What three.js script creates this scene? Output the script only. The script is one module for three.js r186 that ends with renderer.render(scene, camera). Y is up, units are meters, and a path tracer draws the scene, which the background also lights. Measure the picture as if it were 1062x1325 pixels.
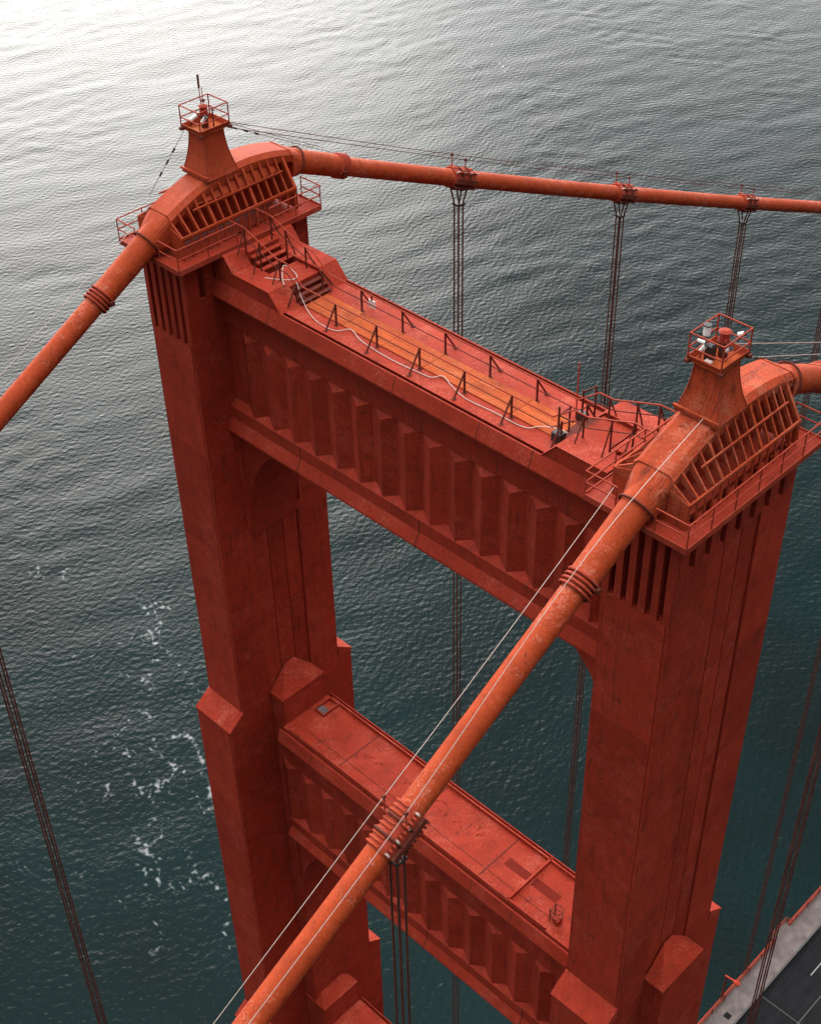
import * as THREE from 'three';
import { mergeGeometries } from 'three/addons/utils/BufferGeometryUtils.js';

// ---------------------------------------------------------------- camera, sky, sun, exposure
// Coordinates while building: origin at the tower's axis at leg-top level, X across the bridge,
// Z along it, y up; everything is lifted by LIFT at the end so that the sea lies at y = 0.
const LIFT = 224;
const scene = new THREE.Scene();
const camera = new THREE.PerspectiveCamera(39.736, 820 / 1024, 0.5, 20000);
{
  const yaw = 3.93237858, pitch = -0.688984398, roll = -0.02351031;
  camera.position.set(34.98966, 31.62098 + LIFT, 36.32963);
  const f = new THREE.Vector3(Math.sin(yaw) * Math.cos(pitch), Math.sin(pitch), Math.cos(yaw) * Math.cos(pitch));
  camera.lookAt(camera.position.clone().add(f));
  camera.rotateZ(roll);
}
const renderer = new THREE.WebGLRenderer({ antialias: true });
renderer.setSize(820, 1024);
renderer.toneMapping = THREE.LinearToneMapping;
renderer.toneMappingExposure = 2.5;
renderer.shadowMap.enabled = true;

const SUN_AZ = 60 * Math.PI / 180, SUN_EL = 26 * Math.PI / 180;
const sunDir = new THREE.Vector3(-Math.sin(SUN_AZ) * Math.cos(SUN_EL), Math.sin(SUN_EL), -Math.cos(SUN_AZ) * Math.cos(SUN_EL));
{ // overcast sky: pale veil, brighter round the veiled sun
  const W = 512, H = 256, d = new Float32Array(W * H * 4), v = new THREE.Vector3();
  for (let j = 0; j < H; j++) for (let i = 0; i < W; i++) {
    const el = ((j + 0.5) / H - 0.5) * Math.PI, az = ((i + 0.5) / W - 0.5) * 2 * Math.PI;
    v.set(Math.cos(az) * Math.cos(el), Math.sin(el), Math.sin(az) * Math.cos(el));
    const g = Math.acos(THREE.MathUtils.clamp(v.dot(sunDir), -1, 1));
    let da = Math.atan2(v.z, v.x) - Math.atan2(sunDir.z, sunDir.x); da = Math.atan2(Math.sin(da), Math.cos(da));
    const up = Math.max(0, Math.sin(el));
    const base = 0.02 + 2.3 * Math.pow(up, 5);  // zenith peak and dark horizon shaped to light tops over upright faces
    // sunlit sea mist low down on the sun's side, and the glow round the veiled sun
    const veil = 2.9 * Math.exp(-((Math.max(el, 0) - 0.12) ** 2) / 0.11) * Math.exp(-da * da / 1.05) + 0.9 * Math.exp(-g * g / 0.12);
    const L = base + veil, k = (j * W + i) * 4;
    d[k] = L * 1.0; d[k + 1] = L * 0.99; d[k + 2] = L * 0.99; d[k + 3] = 1;
  }
  const t = new THREE.DataTexture(d, W, H, THREE.RGBAFormat, THREE.FloatType);
  t.mapping = THREE.EquirectangularReflectionMapping; t.magFilter = THREE.LinearFilter; t.minFilter = THREE.LinearFilter;
  t.wrapS = THREE.RepeatWrapping; t.needsUpdate = true;
  scene.background = t; scene.environment = t;
}
const sun = new THREE.DirectionalLight(new THREE.Color(1, 0.93, 0.86), 0.9);
sun.position.copy(sunDir).multiplyScalar(200).add(new THREE.Vector3(0, LIFT, 0));
sun.target.position.set(0, LIFT, 0);
sun.castShadow = true; sun.shadow.radius = 60; sun.shadow.mapSize.set(2048, 2048);
Object.assign(sun.shadow.camera, { left: -90, right: 90, top: 90, bottom: -90, near: 1, far: 600 });
scene.add(sun, sun.target);

// ---------------------------------------------------------------- helpers
let seed = 12345;
const rnd = () => { seed = (seed * 1664525 + 1013904223) >>> 0; return seed / 4294967296; };
const V = (x, y, z) => new THREE.Vector3(x, y, z);
const used = {};
function numbered(n) { used[n] = (used[n] ?? -1) + 1; return used[n] ? n + '_' + String(used[n]).padStart(3, '0') : n; }
function boxUV(g, s = 8) { // metres to texture units by the way a face points
  if (g.index) g = g.toNonIndexed();
  const p = g.attributes.position, uv = new Float32Array(p.count * 2);
  const a = V(), b = V(), c = V(), n = V();
  for (let i = 0; i < p.count; i += 3) {
    a.fromBufferAttribute(p, i); b.fromBufferAttribute(p, i + 1); c.fromBufferAttribute(p, i + 2);
    n.copy(b).sub(a).cross(c.clone().sub(a));
    const ax = Math.abs(n.x), ay = Math.abs(n.y), az = Math.abs(n.z);
    [a, b, c].forEach((q, k) => {
      let u, w;
      if (ay >= ax && ay >= az) { u = q.x; w = q.z; } else if (ax >= az) { u = q.z + q.x * 0.37; w = q.y; } else { u = q.x + q.z * 0.37; w = q.y; }
      uv[(i + k) * 2] = u / s + 0.13; uv[(i + k) * 2 + 1] = w / s;
    });
  }
  g.setAttribute('uv', new THREE.BufferAttribute(uv, 2));
  return g;
}
function fin(geos, keepUV) {
  geos = [].concat(geos).map(g => {
    if (g.index) g = g.toNonIndexed();
    if (!g.attributes.normal) g.computeVertexNormals();
    if (!keepUV) g = boxUV(g);
    for (const k of Object.keys(g.attributes)) if (!['position', 'normal', 'uv'].includes(k)) g.deleteAttribute(k);
    return g;
  });
  return geos.length > 1 ? mergeGeometries(geos) : geos[0];
}
function mesh(geos, mat, keepUV) { const m = new THREE.Mesh(fin(geos, keepUV), mat); m.castShadow = m.receiveShadow = true; return m; }
function part(name, geos, mat, parent) { const m = mesh(geos, mat); m.name = name; parent.add(m); return m; }
function thing(name, label, category, group) {
  const o = new THREE.Group(); o.name = numbered(name); o.userData = { label, category };
  if (group) o.userData.group = group; scene.add(o); return o;
}
function single(name, geos, mat, label, category, group) {
  const m = mesh(geos, mat); m.name = numbered(name); m.userData = { label, category };
  if (group) m.userData.group = group; scene.add(m); return m;
}
function structure(name, geos, mat) { const m = mesh(geos, mat); m.name = name; m.userData.kind = 'structure'; scene.add(m); return m; }
const bx = (x0, x1, y0, y1, z0, z1) => new THREE.BoxGeometry(Math.abs(x1 - x0), Math.abs(y1 - y0), Math.abs(z1 - z0)).translate((x0 + x1) / 2, (y0 + y1) / 2, (z0 + z1) / 2);
function bar(p, q, r, seg = 7, r2 = r) {
  const d = q.clone().sub(p), g = new THREE.CylinderGeometry(r2, r, d.length(), seg);
  g.applyQuaternion(new THREE.Quaternion().setFromUnitVectors(V(0, 1, 0), d.clone().normalize()));
  return g.translate((p.x + q.x) / 2, (p.y + q.y) / 2, (p.z + q.z) / 2);
}
function flat(p, q, w, h) { // rectangular bar from p to q, h upright
  const d = q.clone().sub(p), z = d.clone().normalize(), up = Math.abs(z.y) > 0.95 ? V(1, 0, 0) : V(0, 1, 0);
  const x = up.clone().cross(z).normalize(), y = z.clone().cross(x);
  const g = new THREE.BoxGeometry(w, h, d.length());
  g.applyMatrix4(new THREE.Matrix4().makeBasis(x, y, z));
  return g.translate((p.x + q.x) / 2, (p.y + q.y) / 2, (p.z + q.z) / 2);
}
const tube = (pts, r, n = 40, seg = 6) => new THREE.TubeGeometry(new THREE.CatmullRomCurve3(pts), n, r, seg);
function poly(verts, faces) { // flat-shaded polygon soup; faces are loops of vertex numbers
  const out = [];
  for (const f of faces) for (let i = 1; i + 1 < f.length; i++) for (const k of [f[0], f[i], f[i + 1]]) out.push(...verts[k]);
  const g = new THREE.BufferGeometry(); g.setAttribute('position', new THREE.Float32BufferAttribute(out, 3)); g.computeVertexNormals(); return g;
}
function prismX(zy, x0, x1) { // outline in (z, y), counter-clockwise seen from +x, run from x0 to x1
  const n = zy.length, v = [...zy.map(([z, y]) => [x0, y, z]), ...zy.map(([z, y]) => [x1, y, z])];
  const f = [[...Array(n).keys()], [...Array(n).keys()].map(i => 2 * n - 1 - i)];
  for (let i = 0; i < n; i++) { const j = (i + 1) % n; f.push([i, i + n, j + n, j]); }
  return orient(v, f);
}
function prismZ(xy, z0, z1) {
  const n = xy.length, v = [...xy.map(([x, y]) => [x, y, z0]), ...xy.map(([x, y]) => [x, y, z1])];
  const f = [[...Array(n).keys()], [...Array(n).keys()].map(i => 2 * n - 1 - i)];
  for (let i = 0; i < n; i++) { const j = (i + 1) % n; f.push([i, i + n, j + n, j]); }
  return orient(v, f);
}
function orient(v, faces) { // turn every face outward from the middle (fine for the nearly convex shapes here), triangulating caps
  const geos = [];
  for (const f of faces) {
    if (f.length > 4) { // planar cap, may be concave
      const P = f.map(i => v[i]); const ax = P.every(p => Math.abs(p[0] - P[0][0]) < 1e-6) ? 0 : 2;
      const two = P.map(p => ax === 0 ? new THREE.Vector2(p[2], p[1]) : new THREE.Vector2(p[0], p[1]));
      for (const t of THREE.ShapeUtils.triangulateShape(THREE.ShapeUtils.isClockWise(two) ? two : two, [])) geos.push(t.map(i => f[i]));
    } else geos.push(f);
  }
  return poly(v, geos);
}
function loft(rings) { // closed rings of equal length, capped
  const n = rings[0].length, v = rings.flat(), f = [];
  for (let k = 0; k + 1 < rings.length; k++) for (let i = 0; i < n; i++) { const j = (i + 1) % n; f.push([k * n + i, k * n + j, (k + 1) * n + j, (k + 1) * n + i]); }
  f.push([...Array(n).keys()].reverse()); f.push([...Array(n).keys()].map(i => (rings.length - 1) * n + i));
  return poly(v, f);
}

// ---------------------------------------------------------------- procedural textures and materials
function noiseTile(cells, sd) {
  let s = sd * 7919 + 17; const r = () => { s = (s * 1664525 + 1013904223) >>> 0; return s / 4294967296; };
  const g = new Float32Array(cells[0] * cells[1]); for (let i = 0; i < g.length; i++) g[i] = r();
  return (u, v) => {
    u = (u - Math.floor(u)) * cells[0]; v = (v - Math.floor(v)) * cells[1];
    const i = Math.floor(u), j = Math.floor(v); let a = u - i, b = v - j; a = a * a * (3 - 2 * a); b = b * b * (3 - 2 * b);
    const i1 = (i + 1) % cells[0], j1 = (j + 1) % cells[1], w = cells[0];
    return (g[j * w + i] * (1 - a) + g[j * w + i1] * a) * (1 - b) + (g[j1 * w + i] * (1 - a) + g[j1 * w + i1] * a) * b;
  };
}
const toS = c => { c = Math.min(1, Math.max(0, c)); return 255 * (c <= 0.0031308 ? 12.92 * c : 1.055 * c ** (1 / 2.4) - 0.055); };
function colourTexture(n, fn) {
  const d = new Uint8Array(n * n * 4);
  for (let j = 0; j < n; j++) for (let i = 0; i < n; i++) { const c = fn((i + 0.5) / n, (j + 0.5) / n), k = (j * n + i) * 4; d[k] = toS(c[0]); d[k + 1] = toS(c[1]); d[k + 2] = toS(c[2]); d[k + 3] = 255; }
  const t = new THREE.DataTexture(d, n, n); t.colorSpace = THREE.SRGBColorSpace; finishTex(t); return t;
}
function finishTex(t) { t.wrapS = t.wrapT = THREE.RepeatWrapping; t.magFilter = THREE.LinearFilter; t.minFilter = THREE.LinearMipmapLinearFilter; t.generateMipmaps = true; t.needsUpdate = true; }
function paint(base, sd, { wear = 0.5, streak = 0.5, fade = [0.55, 0.2, 0.14], n = 768 } = {}) {
  const a = noiseTile([5, 5], sd), b = noiseTile([17, 19], sd + 1), c = noiseTile([61, 67], sd + 2), st = noiseTile([90, 4], sd + 3), st2 = noiseTile([230, 9], sd + 4), f = noiseTile([230, 241], sd + 5), e = noiseTile([113, 127], sd + 6), w = noiseTile([13, 11], sd + 7);
  return colourTexture(n, (u, v) => {
    const du = 0.02 * (w(u, v) - 0.5), dv = 0.02 * (w(v, u) - 0.5); u += du; v += dv;
    const big = a(u, v) * 0.5 + b(u, v) * 0.5, fine = c(u, v) * 0.35 + e(u, v) * 0.35 + f(u, v) * 0.3;
    const k = 0.86 + 0.26 * (big - 0.5) + 0.5 * (fine - 0.5);
    const s = Math.max(0, st(u, v) * 0.6 + st2(u, v) * 0.4 - 0.6) * streak * 2.2;
    const m = b(u + 0.3, v) * 0.35 + c(u, v) * 0.25 + e(u, v) * 0.2 + f(u, v) * 0.2, q = a(u + 0.5, v + 0.2) * 0.3 + b(u, v + 0.4) * 0.2 + e(u + 0.1, v) * 0.25 + f(u, v + 0.6) * 0.25;
    const rust = Math.max(0, m - 0.60) * 4 * wear, chalk = Math.max(0, q - 0.55) * 3 * wear;
    const rc = [0.085, 0.018, 0.011];
    return [0, 1, 2].map(i => { let o = base[i] * k; o += (rc[i] - o) * Math.min(0.8, rust + s); return o + (fade[i] - o) * Math.min(0.6, chalk); });
  });
}
function std(map, roughness, extra = {}) { return new THREE.MeshPhysicalMaterial({ map, roughness: Math.min(1, roughness + 0.15), specularIntensity: 0.25, metalness: 0, ...extra }); }
const RED = [0.315, 0.031, 0.0140]; // the bridge's paint
const mLeg = std(paint(RED, 1, { wear: 0.8, streak: 0.8, fade: [0.38, 0.06, 0.04] }), 0.55);
const mPlate = [0, 1, 2].map(i => std(paint(RED.map(c => c * (1 + 0.1 * (i - 1))), 11 + i * 10, { wear: 0.9, streak: 0.95, fade: [0.38, 0.06, 0.04], n: 512 }), 0.55));
const mTrim = std(paint(RED, 41, { wear: 0.7, streak: 0.3, fade: [0.42, 0.09, 0.06], n: 512 }), 0.6);
const mDeck = std(paint(RED.map(c => c * 1.06), 51, { wear: 0.9, streak: 0, fade: [0.46, 0.10, 0.065] }), 0.6);
const mHead = std(paint([0.40, 0.056, 0.018], 61, { wear: 0.6, streak: 0.4, fade: [0.44, 0.11, 0.06], n: 512 }), 0.5);
const mHeadB = std(paint([0.40, 0.056, 0.018], 65, { wear: 1.6, streak: 1.0, fade: [0.40, 0.12, 0.07], n: 512 }), 0.6);
const mCable = std(paint([0.43, 0.060, 0.0165], 71, { wear: 0.9, streak: 0.1, fade: [0.55, 0.2, 0.14] }), 0.5);
const mRail = std(paint([0.36, 0.048, 0.024], 81, { wear: 0.6, streak: 0, n: 256 }), 0.5);
const mDark = std(paint([0.13, 0.028, 0.018], 91, { wear: 0.8, streak: 0, fade: [0.2, 0.06, 0.04], n: 256 }), 0.6);
const mRope = std(paint([0.10, 0.034, 0.024], 101, { wear: 0.9, streak: 0, fade: [0.2, 0.11, 0.08], n: 256 }), 0.6);
const mWire = new THREE.MeshStandardMaterial({ color: new THREE.Color().setRGB(0.42, 0.33, 0.29), roughness: 0.45, metalness: 0.3 });
const mPlank = [0, 1, 2].map(i => std(paint([0.46 - 0.03 * i, 0.088 - 0.006 * i, 0.024], 111 + i * 7, { wear: 0.7, streak: 0, fade: [0.48, 0.18, 0.09], n: 256 }), 0.75));
const mWhite = new THREE.MeshStandardMaterial({ color: new THREE.Color().setRGB(0.75, 0.74, 0.72), roughness: 0.35 });
const mHose = new THREE.MeshStandardMaterial({ color: new THREE.Color().setRGB(0.48, 0.38, 0.34), roughness: 0.5 });
const mBlack = new THREE.MeshStandardMaterial({ color: new THREE.Color().setRGB(0.02, 0.018, 0.018), roughness: 0.5 });
const mGlassRed = new THREE.MeshPhysicalMaterial({ color: new THREE.Color().setRGB(0.35, 0.03, 0.02), roughness: 0.2, clearcoat: 0.6 });
const noA = noiseTile([9, 9], 201), noB = noiseTile([61, 61], 202), noC = noiseTile([251, 251], 203);
const mAsphalt = std(colourTexture(512, (u, v) => { const k = 0.007 * (0.7 + 0.35 * noA(u, v) + 0.6 * noB(u * 0.4, v * 0.06) + 0.25 * noC(u, v)); return [k * 0.95, k, k * 1.12]; }), 0.85);
const mConcrete = std(colourTexture(512, (u, v) => { const k = 0.10 * (0.45 + 0.55 * noA(u + 0.2, v) + 0.35 * noB(u, v) + 0.2 * noC(u, v)); return [k * 1.12, k * 0.92, k * 0.88]; }), 0.85);
const mLine = new THREE.MeshStandardMaterial({ color: new THREE.Color().setRGB(0.2, 0.2, 0.19), roughness: 0.7 });
const mStain = new THREE.MeshPhysicalMaterial({ color: new THREE.Color().setRGB(0.15, 0.016, 0.010), roughness: 0.95, specularIntensity: 0.2 });

// ---------------------------------------------------------------- sea
{
  const N = 1024, TILE = 110, h = new Float32Array(N * N);
  const ct = new Float32Array(N), sn = new Float32Array(N);
  for (let i = 0; i < N; i++) { ct[i] = Math.cos(2 * Math.PI * i / N); sn[i] = Math.sin(2 * Math.PI * i / N); }
  const wind = Math.atan2(0.35, 0.95);
  for (let k = 0; k < 130; k++) {
    const lam = 0.55 * Math.pow(5.5, rnd()), th = wind + (rnd() + rnd() + rnd() - 1.5) * 1.5;
    const kx = Math.round(TILE / lam * Math.cos(th)), kz = Math.round(TILE / lam * Math.sin(th));
    if (!kx && !kz) continue;
    const amp = Math.pow(TILE / Math.hypot(kx, kz), 1.0) * 0.0014, ph = Math.floor(rnd() * N);
    for (let j = 0; j < N; j++) { let a = (((kz * j + ph) % N) + N) % N; const st = ((kx % N) + N) % N, row = j * N; for (let i = 0; i < N; i++) { h[row + i] += amp * sn[a]; a += st; if (a >= N) a -= N; } }
  }
  let lo = 1e9, hi = -1e9; for (const q of h) { lo = Math.min(lo, q); hi = Math.max(hi, q); }
  const d = new Uint8Array(N * N * 4);
  for (let i = 0; i < N * N; i++) { const q = (h[i] - lo) / (hi - lo); const s = 255 * Math.pow(q, 1.15); d[i * 4] = d[i * 4 + 1] = d[i * 4 + 2] = s; d[i * 4 + 3] = 255; }
  const bump = new THREE.DataTexture(d, N, N); finishTex(bump); bump.repeat.set(640 / TILE, 640 / TILE);
  // colour: deep green sea with foam where the current breaks behind the tower's foot, and a few far whitecaps
  const M = 2048, n1 = noiseTile([7, 7], 301), n2 = noiseTile([31, 31], 302), n3 = noiseTile([95, 95], 303), n4 = noiseTile([330, 330], 304), n5 = noiseTile([1000, 1000], 305);
  const foamAt = [[-212, -103, 9, 0.9], [-201, -106, 7, 1], [-187, -95, 10, 1.1], [-170, -86, 9, 1.1], [-158, -76, 9, 1], [-146, -71, 10, 1.1], [-134, -68, 9, 1.1], [-240, -97, 9, 0.8], [-208, -88, 12, 0.6], [-170, -70, 16, 0.6], [-150, -55, 18, 0.55], [-122, -60, 14, 0.8], [-386, -441, 24, 0.8], [-383, -323, 16, 0.7], [-430, -420, 20, 0.6]];
  const map = colourTexture(M, (u, v) => {
    const x = u * 640 - 640, z = v * 640 - 640;
    const big = n1(u, v) * 0.5 + n2(u, v) * 0.5, k = 0.45 + 1.1 * big;
    let f = 0; for (const [fx, fz, r, s] of foamAt) { const q = ((x - fx) ** 2 + (z - fz) ** 2) / (r * r); if (q < 6) f += s * Math.exp(-q); }
    // wisps: thin warped ridges drawn out along the current, broken up by fine grain
    const wx = 0.010 * (n2(v, u) - 0.5) + 0.004 * (n3(v, u) - 0.5), wy = 0.010 * (n2(u + 0.4, v) - 0.5) + 0.004 * (n3(u, v + 0.3) - 0.5);
    const su = (u + wx) * 0.93 + (v + wy) * 0.36, sv = -(u + wx) * 0.36 + (v + wy) * 0.93;
    const r1 = 1 - Math.abs(2 * n3(su * 0.5, sv * 1.2) - 1), r2 = 1 - Math.abs(2 * n4(su * 0.7, sv * 1.1) - 1);
    const t = r1 * r1 * 0.35 + r2 * r2 * 0.3 + n5(u, v) * 0.35;
    const foam = f < 0.02 ? 0 : Math.max(0, Math.min(1, (t - 0.90 + 0.24 * Math.min(0.85, f)) * 6));
    const o = [0.0005 * k, 0.0075 * k, 0.0080 * k];
    for (let i = 0; i < 3; i++) o[i] += (0.55 - o[i]) * foam * 0.4;
    return o;
  });
  const mat = new THREE.MeshPhysicalMaterial({ map, bumpMap: bump, bumpScale: (hi - lo) * 1.0, roughness: 0.26, specularIntensity: 0.28, ior: 1.333, metalness: 0 });
  const axis = (a, b, step) => {
    const out = []; for (let q = a; q <= b + 1e-6; q += step) out.push(q);
    let s = step; let q = a; const pre = []; while (q > -9000) { s *= 1.35; q -= s; pre.unshift(q); }
    s = step; q = out[out.length - 1]; while (q < 9000) { s *= 1.35; q += s; out.push(q); }
    return [...pre, ...out];
  };
  const X = axis(-720, 40, 1.8), Z = axis(-700, 60, 1.8), pos = new Float32Array(X.length * Z.length * 3), uv = new Float32Array(X.length * Z.length * 2), nor = new Float32Array(pos.length);
  const waves = [];
  for (let k = 0; k < 26; k++) { const lam = 9 * Math.pow(7, rnd()), th = wind + (rnd() + rnd() - 1) * 1.0; waves.push([Math.cos(th) * 6.283 / lam, Math.sin(th) * 6.283 / lam, rnd() * 6.283, 0.0007 * lam]); }
  const chop = []; // shorter waves that come and go in patches
  for (let k = 0; k < 30; k++) { const lam = 5 * Math.pow(2.6, rnd()), th = wind + (rnd() + rnd() - 1) * 1.4; chop.push([Math.cos(th) * 6.283 / lam, Math.sin(th) * 6.283 / lam, rnd() * 6.283, 0.0009 * lam]); }
  const pa = noiseTile([26, 26], 401), pb = noiseTile([9, 11], 402);
  let p = 0, q = 0;
  for (const z of Z) for (const x of X) {
    const e = Math.max(0, Math.max(-740 - x, x - 60, -720 - z, z - 80)), fade = e > 0 ? 0 : 1;
    let y = 0, dx = 0, dz = 0;
    if (fade) for (const [a, b, c, A] of waves) { const t = a * x + b * z + c; y += A * Math.sin(t); const co = A * Math.cos(t); dx += a * co; dz += b * co; }
    if (fade) { const g = Math.max(0, 2.6 * (0.6 * pa((x + 820) / 1024, (z + 820) / 1024) + 0.4 * pb((x + 820) / 1024, (z + 820) / 1024)) - 0.75); for (const [a, b, c, A] of chop) { const t = a * x + b * z + c; y += g * A * Math.sin(t); const co = g * A * Math.cos(t); dx += a * co; dz += b * co; } }
    pos[p] = x; pos[p + 1] = -LIFT + y; pos[p + 2] = z;
    const l = Math.hypot(dx, 1, dz); nor[p] = -dx / l; nor[p + 1] = 1 / l; nor[p + 2] = -dz / l; p += 3;
    uv[q++] = (x + 640) / 640; uv[q++] = (z + 640) / 640;
  }
  const idx = new Uint32Array((X.length - 1) * (Z.length - 1) * 6); p = 0;
  for (let j = 0; j + 1 < Z.length; j++) for (let i = 0; i + 1 < X.length; i++) { const a = j * X.length + i, b = a + 1, c = a + X.length, e = c + 1; idx.set([a, c, b, b, c, e], p); p += 6; }
  const g = new THREE.BufferGeometry(); g.setAttribute('position', new THREE.BufferAttribute(pos, 3)); g.setAttribute('normal', new THREE.BufferAttribute(nor, 3)); g.setAttribute('uv', new THREE.BufferAttribute(uv, 2)); g.setIndex(new THREE.BufferAttribute(idx, 1));
  const sea = new THREE.Mesh(g, mat); sea.name = 'water'; sea.userData.kind = 'structure'; sea.receiveShadow = true; scene.add(sea);
}

// ---------------------------------------------------------------- the tower: legs and cross struts
const H = 13.715, HX = 1.553, HZ = 3.80;
const tower = thing('bridge_tower', 'tall red steel suspension bridge tower with two legs joined by fluted cross struts', 'tower');
const side = s => (s < 0 ? 'far' : 'near');
function buildLeg(s) {
  const cx = s * H, leg = new THREE.Group(); leg.name = 'leg'; tower.add(leg);
  const g = [];
  const R = 0.14; // depth of plates over the core
  // tiers: y top, y bottom, half length in z
  const tiers = [[0, -29.75, HZ], [-30.6, -62.0, HZ + 1.067], [-62.9, -95, HZ + 2.133], [-95.9, -227, HZ + 3.2]];
  part('core', tiers.map(([a, b, hz], i) => bx(cx - HX + R, cx + HX - R, i ? a : -4.5, i < 3 ? tiers[i + 1][0] : b, -hz + R, hz - R)), mLeg, leg);
  const strips = hz => [[-hz, -1.6, R], [-1.6, -0.55, R - 0.09], [-0.55, 0.55, R - 0.09], [0.55, 1.6, R - 0.09], [1.6, hz, R]];
  let pi = 0;
  tiers.slice(0, 3).forEach(([a, b, hz], ti) => {
    const top = ti === 0 ? -2.3 : a, n = 4, gap = 0.03; b = tiers[ti + 1][0];
    for (const sx of [-1, 1]) strips(hz).forEach(([z0, z1, t], k) => {
      if (ti > 0 && k > 0 && k < 4) return; // hidden behind the buttress
      for (let c = 0; c < n; c++) {
        const y1 = top + (b - top) * c / n, y0 = top + (b - top) * (c + 1) / n;
        const xf = cx + sx * (HX - R), xo = cx + sx * (HX - R + t);
        part('face_plate', bx(xf - sx * 0.05, xo, y0 + gap / 2, y1 - gap / 2, z0 + gap, z1 - gap), mPlate[(pi++) % 3], leg);
      }
    });
    const ftop = ti === 0 ? -4.55 : a;
    for (const sz of [-1, 1]) for (let c = 0; c < n; c++) {
      const y1 = ftop + (b - ftop) * c / n, y0 = ftop + (b - ftop) * (c + 1) / n;
      part('face_plate', bx(cx - HX + R + 0.01, cx + HX - R - 0.01, y0 + gap / 2, y1 - gap / 2, sz * (hz - R - 0.05), sz * hz), mPlate[(pi++) % 3], leg);
    }
  });
  { const [a, b, hz] = tiers[3]; part('lower_casing', bx(cx - HX, cx + HX, b, a, -hz, hz), mLeg, leg); }
  // sloped caps on the set-backs, front and back
  tiers.slice(1).forEach(([a, , hz], i) => {
    const hp = tiers[i][2];
    for (const sz of [-1, 1]) {
      const w = HX + 0.03, x0 = cx - w, x1 = cx + w;
      part('setback_cap', poly([[x0, a + 0.87, sz * (hp - 0.02)], [x1, a + 0.87, sz * (hp - 0.02)], [x1, a, sz * (hz + 0.04)], [x0, a, sz * (hz + 0.04)], [x0, a - 0.1, sz * (hz + 0.04)], [x1, a - 0.1, sz * (hz + 0.04)], [x0, a - 0.1, sz * (hp - 0.02)], [x1, a - 0.1, sz * (hp - 0.02)]],
        [[0, 1, 2, 3], [3, 2, 5, 4], [0, 3, 4, 6], [1, 7, 5, 2], [4, 5, 7, 6]]), mDeck, leg);
    }
  });
  // central buttress with a hipped cap on both broad faces, below each set-back
  [[-29.6, -61.5, 1.067], [-61.6, -94, 2.0]].forEach(([yt, yb, pr]) => {
    for (const sx of [-1, 1]) {
      const xf = cx + sx * HX, xo = cx + sx * (HX + pr);
      part('buttress', bx(xf - sx * 0.3, xo, yb, yt, -1.6, 1.6), mPlate[1], leg);
      const xe = xo + sx * 0.04;
      part('buttress_cap', poly([[xf, yt + 1.5, -0.35], [xf, yt + 1.5, 0.35], [xe, yt, -1.66], [xe, yt, 1.66], [xf, yt, -1.66], [xf, yt, 1.66], [xe, yt - 0.1, -1.66], [xe, yt - 0.1, 1.66], [xf, yt - 0.1, -1.66], [xf, yt - 0.1, 1.66]],
        [[0, 1, 3, 2], [1, 5, 3], [0, 2, 4], [2, 3, 7, 6], [3, 5, 9, 7], [4, 2, 6, 8], [6, 7, 9, 8]]), mDeck, leg);
    }
  });
  // upright ribs under the top: long on the narrow faces, short on the broad ones
  for (const sz of [-1, 1]) {
    const n = 6;
    for (let k = 0; k < n; k++) {
      const xc = cx - HX + 0.16 + k * (2 * HX - 0.32) / (n - 1);
      part('rib', bx(xc - 0.15, xc + 0.15, -4.54, -0.1, sz * (HZ - 0.2), sz * HZ), mLeg, leg);
    }
  }
  part('top_core', bx(cx - HX + 0.42, cx + HX - 0.42, -4.5, -0.1, -HZ + 0.42, HZ - 0.42), mLeg, leg);
  for (const sx of [-1, 1]) for (let k = 0; k < 8; k++) {
    const zc = -HZ + 0.5 + k * (2 * HZ - 1.0) / 7;
    part('rib', bx(cx + sx * (HX - 0.3), cx + sx * HX, -2.29, -0.1, zc - 0.28, zc + 0.28), mPlate[k % 3], leg);
  }
  return leg;
}
buildLeg(-1); buildLeg(1);

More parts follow.
